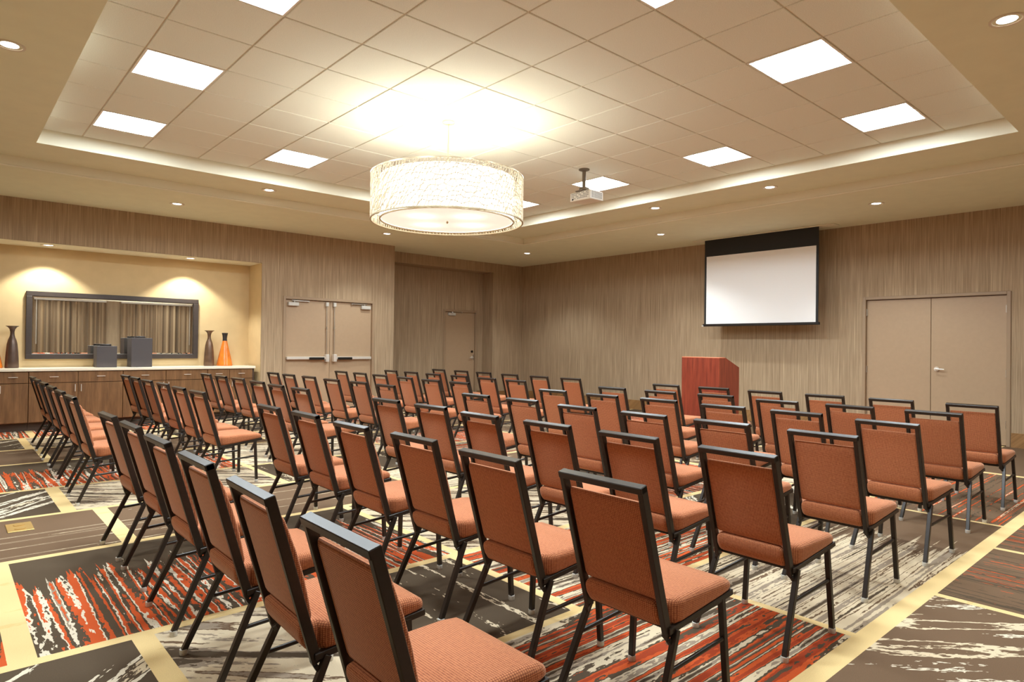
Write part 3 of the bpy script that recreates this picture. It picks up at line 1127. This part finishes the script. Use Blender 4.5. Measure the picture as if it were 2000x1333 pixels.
def bronze_vase(name, label, x, y, mat):
    v = thing(name, label, 'vase', (x, y, VZ), 'vases on the counter')
    make('vase_body', lambda bm: lathe(bm, [(0, 0), (.080, 0), (.086, .012), (.082, .10), (.074, .24), (.064, .35), (.050, .415), (.034, .455), (.0, .455)], 32), mat, v, 40)
    make('neck', lambda bm: lathe(bm, [(.034, .453), (.027, .49), (.026, .53), (.034, .57), (.056, .60), (.078, .612), (.080, .617), (.072, .614), (.05, .604), (.028, .575), (.02, .53), (.0, .52)], 32), mat, v, 40)


def orange_vase(label, x, y):
    v = thing('orange_vase', label, 'vase', (x, y, VZ), 'vases on the counter')
    make('vase_body', lambda bm: lathe(bm, [(0, 0), (.122, 0), (.130, .012), (.122, .06), (.098, .18), (.070, .30), (.048, .39), (.038, .44), (0, .44)], 32), M['orange_glaze'], v, 40)
    make('neck', lambda bm: lathe(bm, [(.038, .438), (.036, .48), (.040, .53), (.052, .578), (.048, .58), (.034, .53), (.0, .50)], 32), M['jar_dark'], v, 40)


bronze_vase('bronze_vase', 'tall dark bronze vase with flared lip left of the mirror', .815, 11.93, M['bronze_dark'])
bronze_vase('bronze_vase', 'tall bronze vase with flared lip right of the mirror', 3.545, 11.95, M['bronze'])
orange_vase('orange conical vase with dark neck at the right end of the counter', 3.80, 11.93)
orange_vase('orange vase cut by the left edge of the picture', .585, 11.95)
for nm, x, w, h, lb in (('square_jar', 1.975, .275, .335, 'shorter square slate-grey lidded jar in front of the mirror'), ('square_jar', 2.455, .30, .468, 'taller square slate-grey lidded jar in front of the mirror')):
    j = thing(nm, lb, 'jar', (x, 11.86, VZ), 'lidded jars on the counter')
    make('jar_body', lambda bm: bbox(bm, -w / 2, w / 2, -w / 2, w / 2, 0, h, .006, 2), M['grey_jar'], j)

    def lid(bm):
        lathe(bm, [(0, h - .002), (.075, h - .002), (.08, h + .004), (.08, h + .022), (.074, h + .03), (0, h + .03)], 24)
    make('lid', lid, M['jar_dark'], j, 40)

# brass floor outlet
fo = thing('floor_outlet', 'rectangular brass floor outlet plate in the carpet at left', 'floor outlet', (.45, 5.71, 0))
make('cover_plate', lambda bm: bbox(bm, -.075, .075, -.125, .125, 0, .006, .003), M['brass'], fo)
for s in (-1, 1):
    make('outlet_cap', lambda bm: tube(bm, (0, s * .055, .006), (0, s * .055, .010), .034, n=18), M['brass'], fo)

# ------------------------------------------------------------------ banquet chairs
HW, TOP = .189, .868          # half width over the posts, height of the back


def post_x(z):                # back face of the leaning posts
    return .155 * (TOP - z) / .538


def back_frame(bm):
    w, d = .022, .032
    for s in (-1, 1):
        y = s * (HW - w / 2)
        bar(bm, (post_x(TOP) + d / 2, y, TOP), (post_x(.33) + d / 2, y, .33), w, d, (0, 1, 0), .0025)
    bar(bm, (d / 2 + .001, -HW, TOP - .0125), (d / 2 + .001, HW, TOP - .0125), .034, .025, (1, 0, .29), .0025)


def rrect(w, d0, d1, r, n=4):
    """rounded rectangle in (y, depth) from depth d0 to d1"""
    pts = []
    for cx, cy, a0 in ((w - r, d1 - r, 0), (-w + r, d1 - r, 90), (-w + r, d0 + r, 180), (w - r, d0 + r, 270)):
        for i in range(n + 1):
            a = R(a0 + 90 * i / n)
            pts.append((cx + r * math.cos(a), cy + r * math.sin(a)))
    return pts


def backrest(bm):
    rings = []
    zs = [.457, .462, .475, .53, .60, .68, .75, .785, .799, .806]
    ins = [.012, .005, 0, 0, 0, 0, 0, 0, .005, .013]
    for z, q in zip(zs, ins):
        bulge = .012 * math.sin(math.pi * (z - .457) / .349)
        d0 = post_x(z) + .013 + q * .6
        d1 = post_x(z) + .046 + bulge - q * .8
        rings.append([(d, y, z) for y, d in rrect(.1645 - q * .35, d0, d1, .009 if q < .01 else .006)])
    loft(bm, rings)


def seat(bm):
    st = [(.122, .148, .440, .424), (.125, .158, .447, .405), (.134, .163, .450, .385), (.148, .165, .452, .366), (.165, .1655, .452, .360), (.180, .1665, .452, .361), (.200, .196, .453, .364),
          (.23, .203, .455, .368), (.35, .208, .459, .384), (.47, .212, .459, .399), (.520, .210, .454, .405), (.542, .201, .443, .409), (.550, .186, .430, .414)]
    rings = []
    for x, w, zt, zb in st:
        crown = .010 if .2 < x < .53 else .004
        r = min(.024, (zt - zb) * .45)
        ring_ = []
        for y, z in rrect(w, zb, zt, r):
            if z > zt - .001:
                z += crown * max(0, 1 - (y / w) ** 2)
            ring_.append((x, y, z))
        # extra points along the top keep the crown soft
        rings.append(ring_)
    loft(bm, rings)


def seat_frame(bm):
    for s in (-1, 1):
        bar(bm, (.160, s * .186, .352), (.548, s * .200, .402), .022, .022, (0, 1, 0), .002)
    bar(bm, (.538, -.200, .400), (.538, .200, .400), .022, .022, (1, 0, 0), .002)
    bar(bm, (.205, -.186, .348), (.205, .186, .348), .020, .020, (1, 0, 0), .002)
    for s in (-1, 1):   # short curved braces from the posts to the rear legs
        pts = [(.158, s * .170, .340), (.166, s * .184, .322), (.178, s * .194, .300)]
        for a, b in zip(pts, pts[1:]):
            bar(bm, a, b, .014, .014, (0, 1, 0), .001)


LEGS = {'rear': ((.200, .194, .352), (.044, .218, .018)), 'front': ((.484, .198, .392), (.492, .221, .018))}


def leg_mesh(kind, s):
    (x0, y0, z0), (x1, y1, z1) = LEGS[kind]
    bm = bmesh.new()
    bar(bm, (x0, s * y0, z0), (x1, s * y1, z1), .023, .023, (0, 1, 0), .002)
    return mesh('leg', bm, M['frame'])


def glide_mesh(kind, s):
    _, (x1, y1, z1) = LEGS[kind]
    bm = bmesh.new()
    lathe(bm, [(0, 0), (.015, 0), (.0165, .004), (.0165, .024), (0, .024)], 12, x1, s * y1)
    return mesh('foot_glide', bm, M['glide'], 40)


def stretch_mesh(s):
    def on(kind, z):
        (x0, y0, z0), (x1, y1, z1) = LEGS[kind]
        t = (z0 - z) / (z0 - z1)
        return (x0 + (x1 - x0) * t, s * (y0 + (y1 - y0) * t), z)
    bm = bmesh.new()
    tube(bm, on('rear', .225), on('front', .245), .0085, n=10)
    return mesh('stretcher', bm, M['frame'], 40)


def make_chair():
    c = thing('banquet_chair', '', 'chair', group='rust fabric banquet chairs in rows')
    make('back_frame', back_frame, M['frame'], c)
    make('backrest', backrest, M['fabric'], c, 50, uv=True)
    make('seat', seat, M['fabric'], c, 50, uv=True)
    make('seat_frame', seat_frame, M['frame'], c)
    for kind in ('rear', 'front'):
        for s in (-1, 1):
            lg = obj('leg', leg_mesh(kind, s), c)
            obj('foot_glide', glide_mesh(kind, s), lg)
    for s in (-1, 1):
        obj('stretcher', stretch_mesh(s), c)
    return c


# back edge of each chair's top rail: (x, y, turn); rows run from the back of the room to the screen,
# seats from the niche wall towards the right; seats 1-6 and 7-12 stand on either side of the aisle
ROWS = [
    [(0.867, 9.919, 0.019), (0.855, 9.297, 0.017), (0.846, 8.552, 0.017), (0.834, 7.808, 0.026), (0.821, 7.127, 0.023), (0.807, 6.400, 0.023), (0.782, 4.692, 0.026), (0.785, 4.067, 0.018), (0.766, 3.400, 0.007), (0.752, 2.748, -0.003), (0.732, 2.093, -0.032), (0.727, 1.474, -0.009)],
    [(1.867, 9.901, 0.037), (1.855, 9.279, 0.023), (1.830, 8.543, 0.032), (1.833, 7.839, 0.022), (1.801, 7.082, 0.016), (1.790, 6.426, 0.034), (1.777, 4.663, -0.001), (1.789, 4.066, -0.008), (1.746, 3.359, 0.001), (1.761, 2.734, 0.010), (1.722, 2.096, 0.004), (1.721, 1.483, -0.001)],
    [(2.882, 9.901, 0.022), (2.875, 9.222, 0.034), (2.869, 8.533, 0.029), (2.815, 7.720, 0.034), (2.749, 6.985, 0.012), (2.740, 6.335, 0.014), (2.777, 4.715, 0.041), (2.766, 4.049, 0.037), (2.689, 3.367, -0.003), (2.704, 2.742, 0.011), (2.700, 2.133, -0.007), (2.659, 1.493, -0.021)],
    [(3.858, 9.912, 0.026), (3.832, 9.251, 0.018), (3.826, 8.550, 0.024), (3.766, 7.739, 0.033), (3.785, 7.062, 0.033), (3.762, 6.389, 0.010), (3.743, 4.734, 0.025), (3.740, 4.091, 0.019), (3.654, 3.375, 0.013), (3.642, 2.740, -0.007), (3.645, 2.148, -0.013), (3.618, 1.522, -0.016)],
    [(5.005, 9.929, 0.028), (4.980, 9.242, 0.019), (4.940, 8.555, 0.019), (4.874, 7.759, -0.000), (4.815, 7.034, 0.015), (4.822, 6.420, 0.007), (4.803, 4.775, 0.021), (4.751, 4.059, 0.009), (4.764, 3.418, 0.009), (4.686, 2.745, 0.016), (4.685, 2.155, -0.005), (4.527, 1.499, -0.056)],
    [(5.932, 9.890, 0.019), (5.905, 9.201, 0.016), (5.854, 8.481, 0.003), (5.840, 7.785, 0.010), (5.775, 7.050, 0.022), (5.728, 6.383, 0.008), (5.702, 4.722, 0.008), (5.662, 4.040, 0.000), (5.702, 3.419, 0.020), (5.563, 2.729, 0.004), (5.592, 2.129, -0.031), (5.589, 1.529, -0.004)],
    [(6.992, 9.946, 0.011), (6.986, 9.245, 0.013), (6.944, 8.557, 0.002), (6.861, 7.792, 0.014), (6.824, 7.073, 0.004), (6.817, 6.410, 0.015), (6.744, 4.725, 0.002), (6.733, 4.059, 0.034), (6.676, 3.409, -0.005), (6.673, 2.777, 0.005), (6.659, 2.165, -0.010), (6.624, 1.525, -0.004)],
]

ROWN = ['back row', 'sixth row', 'fifth row', 'fourth row', 'third row', 'second row', 'front row']
ORD = ['first', 'second', 'third', 'fourth', 'fifth', 'sixth']
proto = make_chair()
first = True
for r, row in enumerate(ROWS):
    for s, (x, y, a) in enumerate(row):
        c = proto if first else copy_tree(proto)
        first = False
        c.location = (x, y, 0)
        c.rotation_euler = (0, 0, a)
        if s < 6:
            c['label'] = 'rust fabric chair, far left block, %s, %s seat from the aisle' % (ROWN[r], ORD[5 - s])
        else:
            c['label'] = 'rust fabric chair, near right block, %s, %s seat from the aisle' % (ROWN[r], ORD[s - 6])
